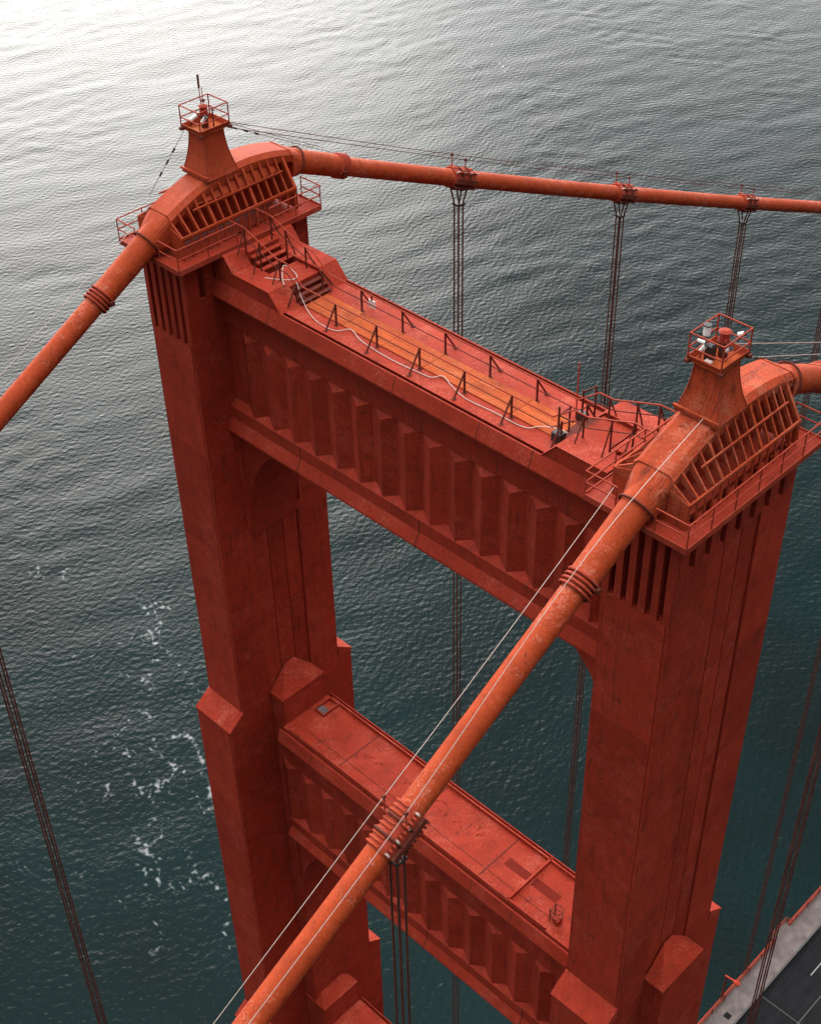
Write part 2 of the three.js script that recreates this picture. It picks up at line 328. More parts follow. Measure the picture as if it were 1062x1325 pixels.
function buildStrut(yTop, yCor, yBot, nPil, pilTop, fluteLow, kind) {
  const st = new THREE.Group(); st.name = 'cross_strut'; tower.add(st);
  const xi = kind === 1 ? H - HX : H - HX - (kind === 2 ? 1.067 : 2.0), zw = 1.62;
  part('web', bx(-xi, xi, yBot + 0.2, yTop - 0.07, -zw, zw), mLeg, st);
  part('deck_plate', bx(-xi, xi, yTop - 0.06, yTop, -1.8, 1.8), mDeck, st);
  for (const s of [-1, 1]) {
    // upper cornice: narrow gutter, lip, sloped band
    const top = [[s * 1.6, yTop - 0.26], [s * 2.0, yTop - 0.26], [s * 2.0, yTop + 0.03], [s * 2.07, yTop + 0.03], [s * 2.32, yCor + 0.08], [s * 2.32, yCor], [s * 1.6, yCor - 0.12]];
    part('cornice', prismX(top, -xi, xi), mTrim, st);
    // flat fascia over the pilasters
    part('fascia', bx(-xi, xi, pilTop + 0.02, yCor - 0.1, s * 1.6, s * 1.74), mPlate[0], st);
    // lower cornice: upright band then sloped ledge
    part('lower_band', prismX([[s * 1.6, fluteLow + 0.3], [s * 2.0, fluteLow], [s * 2.0, yBot + 0.7], [s * 1.6, yBot + 0.7]], -xi, xi), mLeg, st);
    part('lower_ledge', prismX([[s * 1.6, yBot + 0.69], [s * 2.0, yBot + 0.69], [s * 2.3, yBot + 0.12], [s * 2.3, yBot], [s * 1.6, yBot]], -xi, xi), mTrim, st);
    const pitch = kind === 1 ? 1.49 : 1.68, w = pitch * 0.95;
    for (let k = 0; k < nPil; k++) {
      const x0 = (k - nPil / 2) * pitch + 0.02, x1 = x0 + w, xm = (x0 + x1) / 2, b = 0.36, z0 = s * 1.61, z1 = s * (1.61 + b);
      part('pilaster', poly([[x0, pilTop, z0], [x1, pilTop, z0], [xm, pilTop - 0.32, z1], [x0, fluteLow - 0.02, z0], [x1, fluteLow - 0.02, z0], [xm, fluteLow - 0.02, z1]],
        s > 0 ? [[0, 2, 1], [0, 3, 5, 2], [2, 5, 4, 1], [3, 4, 5]] : [[0, 1, 2], [0, 2, 5, 3], [2, 1, 4, 5], [3, 5, 4]]), mPlate[k % 3], st);
    }
    // splice straps across the bands
    for (const x of [-8.3, -0.35, 4.4, 7.2]) part('splice_strap', prismX([[s * 1.98, yTop + 0.035], [s * 2.075, yTop + 0.035], [s * 2.335, yCor + 0.08], [s * 2.335, yCor - 0.02], [s * 2.2, yCor - 0.02]], x - 0.02, x + 0.02), mDark, st);
    for (const x of [-7.1, 0.8, 8.2]) part('splice_strap', prismX([[s * 1.97, fluteLow + 0.01], [s * 2.02, fluteLow + 0.01], [s * 2.02, yBot + 0.7], [s * 2.32, yBot + 0.12], [s * 2.32, yBot - 0.02], [s * 1.97, yBot - 0.02]], x - 0.02, x + 0.02), mDark, st);
  }
  // haunches: curved brackets under the strut at both legs
  for (const s of [-1, 1]) {
    const L = 4.4, D = 7.4, o = [[s * xi, yBot + 0.1], [s * (xi - L), yBot + 0.1]];
    for (let k = 0; k <= 14; k++) { const a = Math.PI / 2 * (1 - k / 14); o.push([s * (xi - L + L * Math.cos(a)), yBot - D + D * Math.sin(a)]); }
    part('curved_bracket', prismZ(o, -1.72, 1.72), mLeg, st);
    for (const sz of [-1, 1]) part('bracket_rib', bx(s * (xi - 0.16), s * (xi + 0.02), yBot - 6.6, yBot - 0.2, sz * 1.7, sz * 1.9), mPlate[2], st);
  }
  return st;
}
const strut1 = buildStrut(-1.6, -2.33, -10.15, 15, -4.1, -8.75, 1);
const strut2 = buildStrut(-31.7, -32.5, -41.5, 14, -34.9, -40.0, 2);
buildStrut(-64.2, -65.0, -75.5, 13, -67.4, -73.8, 3);
// top strut ends: raised blocks stepping up to the legs, with a stairwell between
for (const s of [-1, 1]) {
  const prof = [[s * 12.1, -0.15], [s * 11.25, -0.15], [s * 10.75, -0.8], [s * 8.3, -0.8], [s * 7.55, -1.62], [s * 12.1, -1.62]];
  for (const sz of [-1, 1]) {
    part('end_block', prismZ(prof, sz * 0.95, sz * 2.04), mLeg, strut1);
    for (let k = 0; k < 4; k++) { const [xa, ya] = prof[k], [xb, yb] = prof[k + 1]; part('top_sheet', prismZ([[xa, ya], [xb, yb], [xb, yb + 0.025], [xa, ya + 0.025]], sz * 0.93, sz * 2.075), mDeck, strut1); }
  }
  part('stair_landing', bx(s * 12.1, s * 10.9, -1.6, -0.2, -0.93, 0.93), mDeck, strut1);
  for (let k = 0; k < 3; k++) part('stair_tread', bx(s * (10.86 - k * 0.32), s * (10.6 - k * 0.32), -0.44 - k * 0.2, -0.38 - k * 0.2, -0.9, 0.9), mTrim, strut1);
  part('landing', bx(s * 9.75, s * 8.25, -1.6, -0.95, -0.93, 0.93), mDeck, strut1);
  for (let k = 0; k < 3; k++) part('stair_tread', bx(s * (8.2 - k * 0.3), s * (7.96 - k * 0.3), -1.16 - k * 0.17, -1.11 - k * 0.17, -0.9, 0.9), mDark, strut1);
}
// second strut: kerb rails, seams, hatch and worn patches on its top
{
  for (const s of [-1, 1]) part('kerb', bx(-10.6, 9.2, -31.7, -31.5, s * 1.68, s * 1.78), mDeck, strut2);
  part('seam', bx(-9.6, 9.4, -31.71, -31.685, 1.0, 1.03), mDark, strut2);
  for (const [x, m] of [[-6.5, mDark], [-0.9, mDark], [4.4, mDark]]) part('seam', bx(x - 0.03, x + 0.03, -31.71, -31.68, -1.85, 1.85), m, strut2);
  part('cross_bar', bx(6.55, 6.67, -31.7, -31.5, -1.85, 1.85), mDeck, strut2);
  const hatch = part('hatch', [bx(-10.7, -9.9, -31.7, -31.5, -1.65, -1.6), bx(-10.7, -9.9, -31.7, -31.5, -0.45, -0.4), bx(-10.7, -10.65, -31.7, -31.5, -1.6, -0.45), bx(-9.95, -9.9, -31.7, -31.5, -1.6, -0.45)], mDeck, strut2);
  part('hatch_lid', bx(-10.62, -9.98, -31.7, -31.6, -0.95, -0.5), mConcrete, hatch);
  for (const [x0, x1] of [[4.9, 6.45], [6.8, 8.5]]) part('grating', bx(x0, x1, -31.7, -31.688, -0.42, 0.12), mStain, strut2);
  for (let k = 0; k < 34; k++) { // rust blots in a rough row: short ragged scribbles
    const x = -6.2 + k * 0.32 + rnd() * 0.25, z = -0.35 + (rnd() - 0.5) * 0.75, an = rnd() * 3.14, l = 0.08 + rnd() * 0.17, w = 0.015 + rnd() * 0.04, up = [], dn = [];
    for (let a = 0; a < 5; a++) { const q = (a / 4 - 0.5) * 2 * l, h = w * (0.3 + rnd()) * (a % 4 ? 1 : 0.3), o = (rnd() - 0.5) * 0.05; const P = (u, v) => [x + u * Math.cos(an) - v * Math.sin(an), -31.694, z + u * Math.sin(an) + v * Math.cos(an)]; up.push(P(q, o + h)); dn.push(P(q, o - h)); }
    part('rust_blot', poly([...up, ...dn], [0, 1, 2, 3].map(i => [i, i + 1, i + 6, i + 5])), mStain, strut2);
  }
}

// ---------------------------------------------------------------- main cables
function cab(z) {
  if (z > 4) return 3.1 - 0.557 * z + 0.0006 * (z - 4) ** 2;
  if (z < -4.8) return 3.5 + 0.45 * z + 0.00035 * (z * z - 23);
  const t = z + 4.8; return 1.34 + 0.45 * t - 0.5 * (1.007 / 8.8) * t * t;
}
const slope = z => (cab(z + 0.02) - cab(z - 0.02)) / 0.04;
function sweepRound(x, z0, z1, r, n = 20, step = 0.5, r1 = r) {
  const m = Math.max(2, Math.ceil(Math.abs(z1 - z0) / step)), pos = [], nor = [], uv = [], idx = [];
  for (let k = 0; k <= m; k++) {
    const z = z0 + (z1 - z0) * k / m, y = cab(z), s = slope(z), l = Math.hypot(1, s), rr = r + (r1 - r) * k / m;
    for (let i = 0; i <= n; i++) {
      const a = 2 * Math.PI * i / n, cx = Math.cos(a), cy = Math.sin(a);
      pos.push(x + rr * cx, y + rr * cy / l, z - rr * cy * s / l); nor.push(cx, cy / l, -cy * s / l); uv.push(i / n * 0.36, z / 8);
    }
  }
  for (let k = 0; k < m; k++) for (let i = 0; i < n; i++) { const a = k * (n + 1) + i, b = a + 1, c = a + n + 1, d = c + 1; idx.push(...(z1 > z0 ? [a, b, c, b, d, c] : [a, c, b, b, c, d])); }
  const g = new THREE.BufferGeometry(); g.setAttribute('position', new THREE.Float32BufferAttribute(pos, 3)); g.setAttribute('normal', new THREE.Float32BufferAttribute(nor, 3)); g.setAttribute('uv', new THREE.Float32BufferAttribute(uv, 2)); g.setIndex(idx);
  return g;
}
for (const s of [-1, 1]) {
  const m = mesh([sweepRound(s * H, 130, 4.2, 0.47, 24, 1.0), sweepRound(s * H, 4.2, -4.2, 0.47, 20, 0.4), sweepRound(s * H, -4.2, -330, 0.47, 24, 1.2)], mCable, true);
  m.name = numbered('main_cable'); scene.add(m);
  m.userData = { label: s < 0 ? 'thick red main cable passing over the antenna-topped leg' : 'thick orange-red main cable passing over the lamp-topped leg beside the road', category: 'cable', group: 'main suspension cables' };
}

// ---------------------------------------------------------------- saddle housings
function housing(s) {
  const mh = s < 0 ? mHead : mHeadB, cx = s * H, t = thing('saddle_housing', s < 0 ? 'bright orange ribbed cable saddle housing under the antenna pedestal' : 'dark rusty ribbed cable saddle housing under the lamp pedestal', 'saddle housing', 'cable saddle housings');
  // swept cover over the cable
  const sec = [[-0.82, 0.2], [-0.84, 0.55], [-0.62, 0.76], [0.62, 0.76], [0.84, 0.55], [0.82, 0.2]];
  const rings = []; for (let k = 0; k <= 18; k++) { const z = 3.55 - k * 7.35 / 18, y = cab(z); rings.push(sec.map(([x, h]) => [cx + x, y + h, z])); }
  const cover = part('cover', loft(rings), mh, t);
  for (const z of [3.5, 0.1, -3.75]) part('cover_strap', loft([z + 0.06, z - 0.06].map(q => sec.map(([x, h]) => [cx + x * 1.035, cab(q) + (h > 0 ? h + 0.03 : h), q]))), mh, cover);
  for (const [za, zb2] of [[3.55, 4.4], [-3.8, -4.55]]) {
    const rs = []; for (let k = 0; k <= 6; k++) { const u = k / 6, z = za + (zb2 - za) * u, n = 2 / (4.5 - 2.5 * u), a = 0.83 - 0.19 * u, bb = 0.74 - 0.1 * u, ring = []; for (let i = 0; i < 20; i++) { const q = i / 20 * 6.2832, c = Math.cos(q), d = Math.sin(q); ring.push([cx + a * Math.sign(c) * Math.abs(c) ** n, cab(z) + bb * Math.sign(d) * Math.abs(d) ** n, z]); } rs.push(ring); }
    part('hood', loft(rs), mh, t);
  }
  // saddle pedestal inside
  const under = []; for (let k = 0; k <= 10; k++) { const z = 3.2 - k * 6.2 / 10; under.push([z, cab(z) + 0.3]); }
  part('saddle_casting', prismX([...under, [-3.0, 0.02], [3.2, 0.02]], cx - 0.22, cx + 0.22), mLeg, t);
  // round sleeves and collars
  for (const [a, b, r, r1] of [[3.6, 4.35, 0.62, 0.62], [4.35, 7.15, 0.585, 0.56], [-3.8, -4.5, 0.62, 0.62], [-4.5, -7.25, 0.585, 0.56]]) { const m = mesh(sweepRound(cx, a, b, r, 28, 0.3, r1), mCable, true); m.name = 'sleeve'; t.add(m); }
  const ring = (z, r, w) => { const g = new THREE.TorusGeometry(r, w, 6, 30); g.applyMatrix4(new THREE.Matrix4().makeRotationX(Math.atan(-slope(z)) * 1)); return g.translate(cx, cab(z), z); };
  for (const z of [4.4, -4.55]) part('flange', ring(z, 0.68, 0.05), mDark, t);
  for (const b of [7.1, -7.2]) { const c = part('collar', [0, 0.16, 0.32, 0.48].map(o => ring(b + Math.sign(b) * o, 0.58, 0.06)), mRail, t); part('collar_bolt', [bx(cx + 0.55, cx + 0.72, cab(b) - 0.3, cab(b) - 0.1, b - 0.1, b + 0.1)], mDark, c); }
  // ribs from the cover down to the eaves, on both sides
  const zf = 3.55, zb = -3.15, n = 15, ye = 1.12, xe = 1.62;
  for (const sx of [-1, 1]) {
    for (let k = 0; k < n; k++) {
      const z = zf + (zb - zf) * k / (n - 1), thick = k % 5 === 4 ? 0.065 : 0.038, yt = Math.max(cab(z) + 0.56, ye + 0.35), d = 0.3;
      const X = q => cx + sx * q;
      part('rib', prismZ([[X(0.8), yt], [X(xe), ye], [X(xe - 0.08), ye - 0.12], [X(0.8), yt - d - 0.1]], z - thick, z + thick), mh, t);
      part('post', bx(X(xe - 0.07), X(xe), 0.01, ye - 0.05, z - thick, z + thick), mh, t);
    }
    part('eaves_beam', bx(cx + sx * (xe - 0.05), cx + sx * (xe + 0.03), ye - 0.1, ye + 0.03, zb - 0.05, zf + 0.05), mh, t);
    // stringer part way up and the panels above it
    const ys = 1.95, zs0 = 2.55, zs1 = -2.75;
    const xat = z => { const yt = cab(z) + 0.5; return 0.8 + (xe - 0.8) * Math.min(1, Math.max(0, (yt - ys) / (yt - ye))); };
    part('stringer', flat(V(cx + sx * (xat(0) + 0.05), ys + 0.02, zs0), V(cx + sx * (xat(0) + 0.05), ys + 0.02, zs1), 0.06, 0.08), mh, t);
    for (let k = 0; k + 1 < n; k++) {
      const za = zf + (zb - zf) * (k + 0.1) / (n - 1), zc = zf + (zb - zf) * (k + 0.9) / (n - 1), zm = (za + zc) / 2; if (s > 0 || zm > zs0 || zm < zs1) continue;
      const q = z => [[0.7, cab(z) + 0.22], [xat(z) - 0.16, ys - 0.02]];
      const [a0, a1] = q(za), [b0, b1] = q(zc), I = 0.03;
      const pt = (p, z, o) => [cx + sx * (p[0] - o * 0.7), p[1] - o, z];
      part('panel', poly([pt(a0, za, 0), pt(a1, za, 0), pt(b1, zc, 0), pt(b0, zc, 0), pt(a0, za, I), pt(a1, za, I), pt(b1, zc, I), pt(b0, zc, I)], [[0, 1, 2, 3], [7, 6, 5, 4], [0, 4, 5, 1], [1, 5, 6, 2], [2, 6, 7, 3], [3, 7, 4, 0]]), mh, t);
    }
  }
  // end plates
  for (const z of [zf + 0.06, zb - 0.06]) {
    const y = cab(z), o = [[cx - xe, 0.02], [cx + xe, 0.02], [cx + xe, ye], [cx + 0.84, y + 0.3], [cx - 0.84, y + 0.3], [cx - xe, ye]];
    part('end_plate', prismZ(o, z - 0.03, z + 0.03), mh, t);
  }
  return t;
}
housing(-1); housing(1);

// ---------------------------------------------------------------- service platforms round the leg tops
function platform(s) {
  const cx = s * H, t = thing('service_platform', s < 0 ? 'railed steel service platform round the top of the antenna-topped leg' : 'railed steel service platform round the top of the lamp-topped leg', 'platform', 'service platforms on the leg tops');
  const px = 2.2, z1 = 4.4, z0 = -4.15, ix = 1.5, iz = 3.6;
  for (const [a, b, c, d] of [[-px, px, iz, z1], [-px, px, z0, -iz], [-px, -ix, -iz, iz], [ix, px, -iz, iz]]) part('floor_plate', bx(cx + a, cx + b, -0.06, 0, c, d), mLeg, t);
  for (const [a, b, c, d] of [[-px, px, z1, z1 + 0.05], [-px, px, z0 - 0.05, z0], [-px - 0.05, -px, z0, z1], [px, px + 0.05, z0, z1]]) part('edge_angle', bx(cx + a, cx + b, -0.2, 0.06, c, d), mRail, t);
  // brackets under the floor
  for (let k = 0; k < 7; k++) { const z = -3.6 + k * 1.2; for (const sx of [-1, 1]) part('bracket', prismZ([[cx + sx * HX, -0.07], [cx + sx * 2.15, -0.07], [cx + sx * 2.15, -0.16], [cx + sx * HX, -0.6]], z - 0.03, z + 0.03), mLeg, t); }
  const inner = -s; // side facing the other leg: gap for the strut stairs
  const posts = [];
  const run = (p, q) => {
    const L = p.distanceTo(q), n = Math.max(1, Math.round(L / 1.5));
    for (const h of [1.06, 0.56]) part('rail', bar(p.clone().setY(h), q.clone().setY(h), 0.032, 8), mRail, t);
    for (let k = 0; k <= n; k++) { const r = p.clone().lerp(q, k / n); if (posts.some(o => o.distanceTo(r) < 0.1)) continue; posts.push(r); part('post', bar(r.clone().setY(-0.15), r.clone().setY(1.06), 0.03, 6), mRail, t); }
  };
  const X = q => cx + q;
  run(V(X(px), 0, z1), V(X(0.85), 0, z1)); run(V(X(-0.85), 0, z1), V(X(-px), 0, z1));
  run(V(X(px), 0, z0), V(X(0.85), 0, z0)); run(V(X(-0.85), 0, z0), V(X(-px), 0, z0));
  run(V(X(-inner * px), 0, z1), V(X(-inner * px), 0, z0));
  run(V(X(inner * px), 0, z1), V(X(inner * px), 0, 1.0)); run(V(X(inner * px), 0, -1.0), V(X(inner * px), 0, z0));
}
platform(-1); platform(1);

// ---------------------------------------------------------------- beacon pedestals with railed trays
function beaconStand(s) {
  const cx = s * H, t = thing('beacon_pedestal', s < 0 ? 'flared bright orange pedestal with a railed tray holding tall antennas' : 'flared rusty pedestal, its darkness mostly shade put into the paint, with a railed tray full of white lamps', 'pedestal', 'beacon pedestals on the saddles');
  const zc = 0.42, rings = [];
  for (let k = 0; k <= 8; k++) { const u = k / 8, w = 0.53 + 0.36 * (1 - u) ** 1.9, d = 0.56 + 0.36 * (1 - u) ** 1.9, y = 2.75 + 2.05 * u; rings.push([[cx - w, y, zc + d], [cx + w, y, zc + d], [cx + w, y, zc - d], [cx - w, y, zc - d]]); }
  const ped = part('pedestal', loft(rings), s < 0 ? mHead : mHeadB, t);  // lamp-side pedestal: heavier rust tone, mostly standing in for its shade
  for (const [a, b] of [[-1, 1], [1, 1], [1, -1], [-1, -1]]) part('corner_angle', tube(rings.map(r => V(cx + (r[1][0] - cx) * a, r[0][1], zc + (r[0][2] - zc) * b)), 0.025, 10, 5), mRail, ped);
  part('base_angle', [bx(cx - 0.95, cx + 0.95, 2.9, 3.0, zc + 0.88, zc + 0.98)], s < 0 ? mHead : mHeadB, ped);
  // tray
  const ty = 4.8, hw = 0.68, hd = 0.82;
  const tray = part('tray', bx(cx - hw + 0.06, cx + hw - 0.06, ty, ty + 0.04, zc - hd + 0.06, zc + hd - 0.06), mPlank[1], t);
  for (const [a, b] of [[[-1, 1], [1, 1]], [[1, 1], [1, -1]], [[1, -1], [-1, -1]], [[-1, -1], [-1, 1]]]) {
    const P = ([u, w], o) => [cx + u * (hw - 0.08 + o), 0, zc + w * (hd - 0.08 + o)];
    const p0 = P(a, 0), p1 = P(b, 0), q0 = P(a, 0.1), q1 = P(b, 0.1);
    const v = [[p0[0], ty, p0[2]], [p1[0], ty, p1[2]], [q1[0], ty + 0.26, q1[2]], [q0[0], ty + 0.26, q0[2]]];
    const w = v.map(([x, y, z]) => [cx + (x - cx) * 0.96, y + 0.005, zc + (z - zc) * 0.96]);
    part('tray_side', poly([...v, ...w], [[0, 1, 2, 3], [7, 6, 5, 4], [3, 2, 6, 7], [0, 3, 7, 4], [1, 5, 6, 2], [0, 4, 5, 1]]), mHead, tray);
  }
  const cs = [[-1, 1], [1, 1], [1, -1], [-1, -1]].map(([u, w]) => V(cx + u * hw, ty, zc + w * hd));
  cs.forEach((c, i) => {
    const n = cs[(i + 1) % 4];
    part('post', bar(c, c.clone().setY(ty + 1.13), 0.032, 6), mRail, t);
    for (const h of [1.13, 0.58]) part('rail', bar(c.clone().setY(ty + h), n.clone().setY(ty + h), 0.03, 6), mRail, t);
  });
  // lugs at the corners
  for (const c of cs) part('lug', bx(c.x - 0.09, c.x + 0.09, ty - 0.02, ty + 0.1, c.z - 0.09, c.z + 0.09), mDark, t);
  return { cx, zc, ty, hw, hd };
}
const trayA = beaconStand(-1), trayB = beaconStand(1);
// fittings standing in the trays
function beacon(tr, label, dx, dz) {
  const t = thing('aviation_beacon', label, 'beacon'), x = tr.cx + dx, z = tr.zc + dz, y = tr.ty + 0.04;
  part('stand', [bar(V(x, y, z), V(x, y + 0.55, z), 0.16, 10), bar(V(x, y + 0.55, z), V(x, y + 0.62, z), 0.24, 12)], mDark, t);
  part('lens', [bar(V(x, y + 0.62, z), V(x, y + 0.98, z), 0.19, 14, 0.17)], mGlassRed, t);
  part('cap', [bar(V(x, y + 0.98, z), V(x, y + 1.05, z), 0.23, 14, 0.12)], mRail, t);
}
beacon(trayB, 'rusty red aviation beacon in the tray of white lamps', 0.02, -0.2);
beacon(trayA, 'red aviation beacon in the tray with the tall antennas', -0.02, 0.0);
function whiteLamp(p, q, r, label) {
  const t = thing('floodlight', label, 'lamp'); const d = q.clone().sub(p);
  part('housing', bar(p, q, r, 12), mWhite, t);
  part('rim', bar(q, q.clone().addScaledVector(d, 0.12), r * 1.12, 12), mBlack, t);
  part('bracket', [bar(p.clone().setY(p.y - 0.28), p.clone().lerp(q, 0.4), 0.025, 5)], mBlack, t);
}
{
  const { cx, zc, ty } = trayB, b = ty + 0.3;
  whiteLamp(V(cx - 0.5, b + 0.5, zc + 0.1), V(cx - 0.5, b + 0.86, zc + 0.1), 0.13, 'upright white drum lamp rising above the rail of the lamp tray');
  whiteLamp(V(cx - 0.28, b + 0.22, zc + 0.72), V(cx - 0.12, b + 0.5, zc + 0.66), 0.085, 'small white tilted lamp tilted over the pale box in the lamp tray');
  whiteLamp(V(cx - 0.5, b + 0.52, zc + 0.62), V(cx - 0.22, b + 0.52, zc + 0.58), 0.06, 'slim white horizontal lamp tied along a rail of the lamp tray');
  whiteLamp(V(cx + 0.3, b + 0.5, zc - 0.62), V(cx + 0.5, b + 0.62, zc - 0.66), 0.09, 'white lamp behind the beacon at a rail of the lamp tray');
  whiteLamp(V(cx + 0.28, b + 0.1, zc - 0.05), V(cx + 0.46, b + 0.32, zc + 0.02), 0.08, 'white lamp leaning beside the beacon in the lamp tray');
  single('junction_box', [bx(cx - 0.12, cx + 0.14, ty + 0.04, ty + 0.2, zc + 0.5, zc + 0.68)], mHose, 'small pale box on the floor of the lamp tray', 'box');
  const c = thing('equipment_rack', 'black equipment rack between the lamps in the lamp tray', 'rack');
  part('cabinet', [bx(cx - 0.3, cx - 0.02, ty + 0.04, ty + 0.62, zc + 0.12, zc + 0.42)], mBlack, c);
  part('cable_loom', [tube([V(cx - 0.1, ty + 0.62, zc + 0.3), V(cx + 0.1, ty + 0.75, zc + 0.35), V(cx + 0.25, ty + 0.4, zc + 0.2), V(cx + 0.3, ty + 0.08, zc)], 0.03, 20, 5)], mBlack, c);
}
{
  const { cx, zc, ty } = trayA, b = ty + 0.3;
  whiteLamp(V(cx - 0.5, b + 0.05, zc + 0.45), V(cx - 0.42, b + 0.2, zc + 0.1), 0.1, 'white lamp lying beside the whip antenna in the antenna tray');
  whiteLamp(V(cx + 0.2, b + 0.12, zc + 0.3), V(cx + 0.34, b + 0.36, zc + 0.2), 0.09, 'white lamp leaning on the beacon in the antenna tray');
  const a = thing('whip_antenna', 'tall whip antenna with a dark tip above the antenna tray', 'antenna');
  part('mast', bar(V(cx - 0.3, ty + 0.04, zc - 0.1), V(cx - 0.3, ty + 2.0, zc - 0.1), 0.022, 6), mRail, a);
  part('tip', bar(V(cx - 0.3, ty + 1.75, zc - 0.1), V(cx - 0.3, ty + 2.35, zc - 0.1), 0.05, 7), mDark, a);
  const c = thing('short_antenna', 'short antenna on the red beacon of the antenna tray', 'antenna');
  part('mast', bar(V(cx + 0.02, ty + 1.06, zc), V(cx + 0.02, ty + 1.9, zc), 0.018, 6), mRail, c);
  part('collar', bar(V(cx + 0.02, ty + 1.25, zc), V(cx + 0.02, ty + 1.33, zc), 0.1, 8), mDark, c);
  const e = thing('sensor_post', 'dark sensor post with a cross arm in the antenna tray', 'sensor');
  part('mast', bar(V(cx + 0.48, ty + 0.04, zc - 0.1), V(cx + 0.48, ty + 1.0, zc - 0.1), 0.035, 6), mDark, e);
  part('cross_arm', bar(V(cx + 0.3, ty + 0.98, zc - 0.1), V(cx + 0.66, ty + 0.98, zc - 0.1), 0.03, 6), mDark, e);
}

// ---------------------------------------------------------------- cable bands with rope stanchions, suspender ropes
function band(s, z, label, detail) {
  const x = s * H, t = thing('cable_band', label, 'cable band', 'cable bands on the main cables'), g = new THREE.Group();
  const sl = Math.atan(slope(z)); const M4 = new THREE.Matrix4().makeRotationX(-sl).setPosition(x, cab(z), z);
  const P = (n, geos, m, par = t) => part(n, [].concat(geos).map(q => q.applyMatrix4(M4)), m, par);
  const cyl = (r, l, zc) => new THREE.CylinderGeometry(r, r, l, 24).rotateX(Math.PI / 2).translate(0, 0, zc);
  const sleeve = P('sleeve', [cyl(0.55, 1.75, 0)], mRail);
  for (let k = 0; k < 10; k++) {
    const zc = -0.81 + k * 0.18;
    P('rib', new THREE.TorusGeometry(0.565, 0.05, 6, 20, Math.PI * 0.62).rotateZ(Math.PI * 0.42).translate(0, 0, zc), mHead, sleeve);
    P('bolt', [bar(V(0.40, 0.34, zc), V(0.62, 0.50, zc), 0.05, 6)], k % 3 ? mRail : mWire, sleeve);
    P('bolt', [bar(V(0.40, -0.34, zc), V(0.66, -0.40, zc), 0.045, 6)], mDark, sleeve);
  }
  for (const zc of [-0.32, 0.32]) P('rope_seat', [new THREE.TorusGeometry(0.6, 0.07, 6, 24).translate(0, 0, zc)], mDark, sleeve);
  P('clamp_flange', [bx(0.45, 0.68, -0.16, 0.1, -0.86, 0.86)], mDark);
  // stanchions for the hand ropes stand plumb on a cross bar
  const top = cab(z) + 0.56;
  part('cross_bar', bx(x - 0.62, x + 0.62, top, top + 0.07, z - 0.05, z + 0.05), mRail, t);
  for (const sx of [-1, 1]) { part('stanchion', bar(V(x + sx * 0.5, top + 0.05, z), V(x + sx * 0.5, cab(z) + 1.25, z), 0.028, 6), mRail, t); part('rope_clip', bx(x + sx * 0.5 - 0.05, x + sx * 0.5 + 0.05, cab(z) + 1.18, cab(z) + 1.32, z - 0.06, z + 0.06), mDark, t); }
  return t;
}
function suspender(s, z, label, yEnd) {
  const x = s * H, t = thing('suspender', label, 'suspender', 'suspender ropes'), y = cab(z);
  const yc = y - 1.5;
  for (const sx of [-1, 1]) for (const sz of [-1, 1]) {
    const a = V(x + sx * 0.52, y - 0.1, z + sz * 0.32 - sz * 0.05), b = V(x + sx * 0.17, yc, z + sz * 0.17), c = V(x + sx * 0.17, yEnd, z + sz * 0.17);
    part('rope', [bar(a, b, 0.048, 7), bar(b, c, 0.048, 7)], mRope, t);
  }
  part('spacer', bx(x - 0.25, x + 0.25, yc - 0.08, yc + 0.05, z - 0.25, z + 0.25), mBlack, t);
}
const YD = -150;
const mainZ = [-16.17, -31.41, -46.65, -61.89, -77.13, -92.37];
const farText = ['first', 'second', 'third', 'fourth', 'fifth', 'sixth'];
mainZ.slice(0, 5).forEach((z, i) => {
  band(-1, z, `${farText[i]} cable band out from the antenna tray along its main cable`);
  suspender(-1, z, `${farText[i]} set of suspender ropes out from the antenna-topped leg, dropping to the sidewalk railing`, YD - 1);
});
band(-1, 16.4, 'cable band on the cable that slopes down from the antenna-topped leg over foamy water');
suspender(-1, 16.4, 'suspender ropes hanging from the cable that slopes down from the antenna-topped leg over foamy water', YD - 1);
band(1, 16.3, 'ribbed and bolted cable band on the lamp-topped leg cable, side span');
suspender(1, 16.3, 'suspender ropes hanging from the bolted band on the lamp-topped leg side-span cable', YD - 1);
band(1, -16.17, 'cable band on the lamp-topped leg cable where it heads over the road span');
suspender(1, -16.17, 'suspender ropes hanging from the lamp-topped leg cable on the road span', YD - 1);

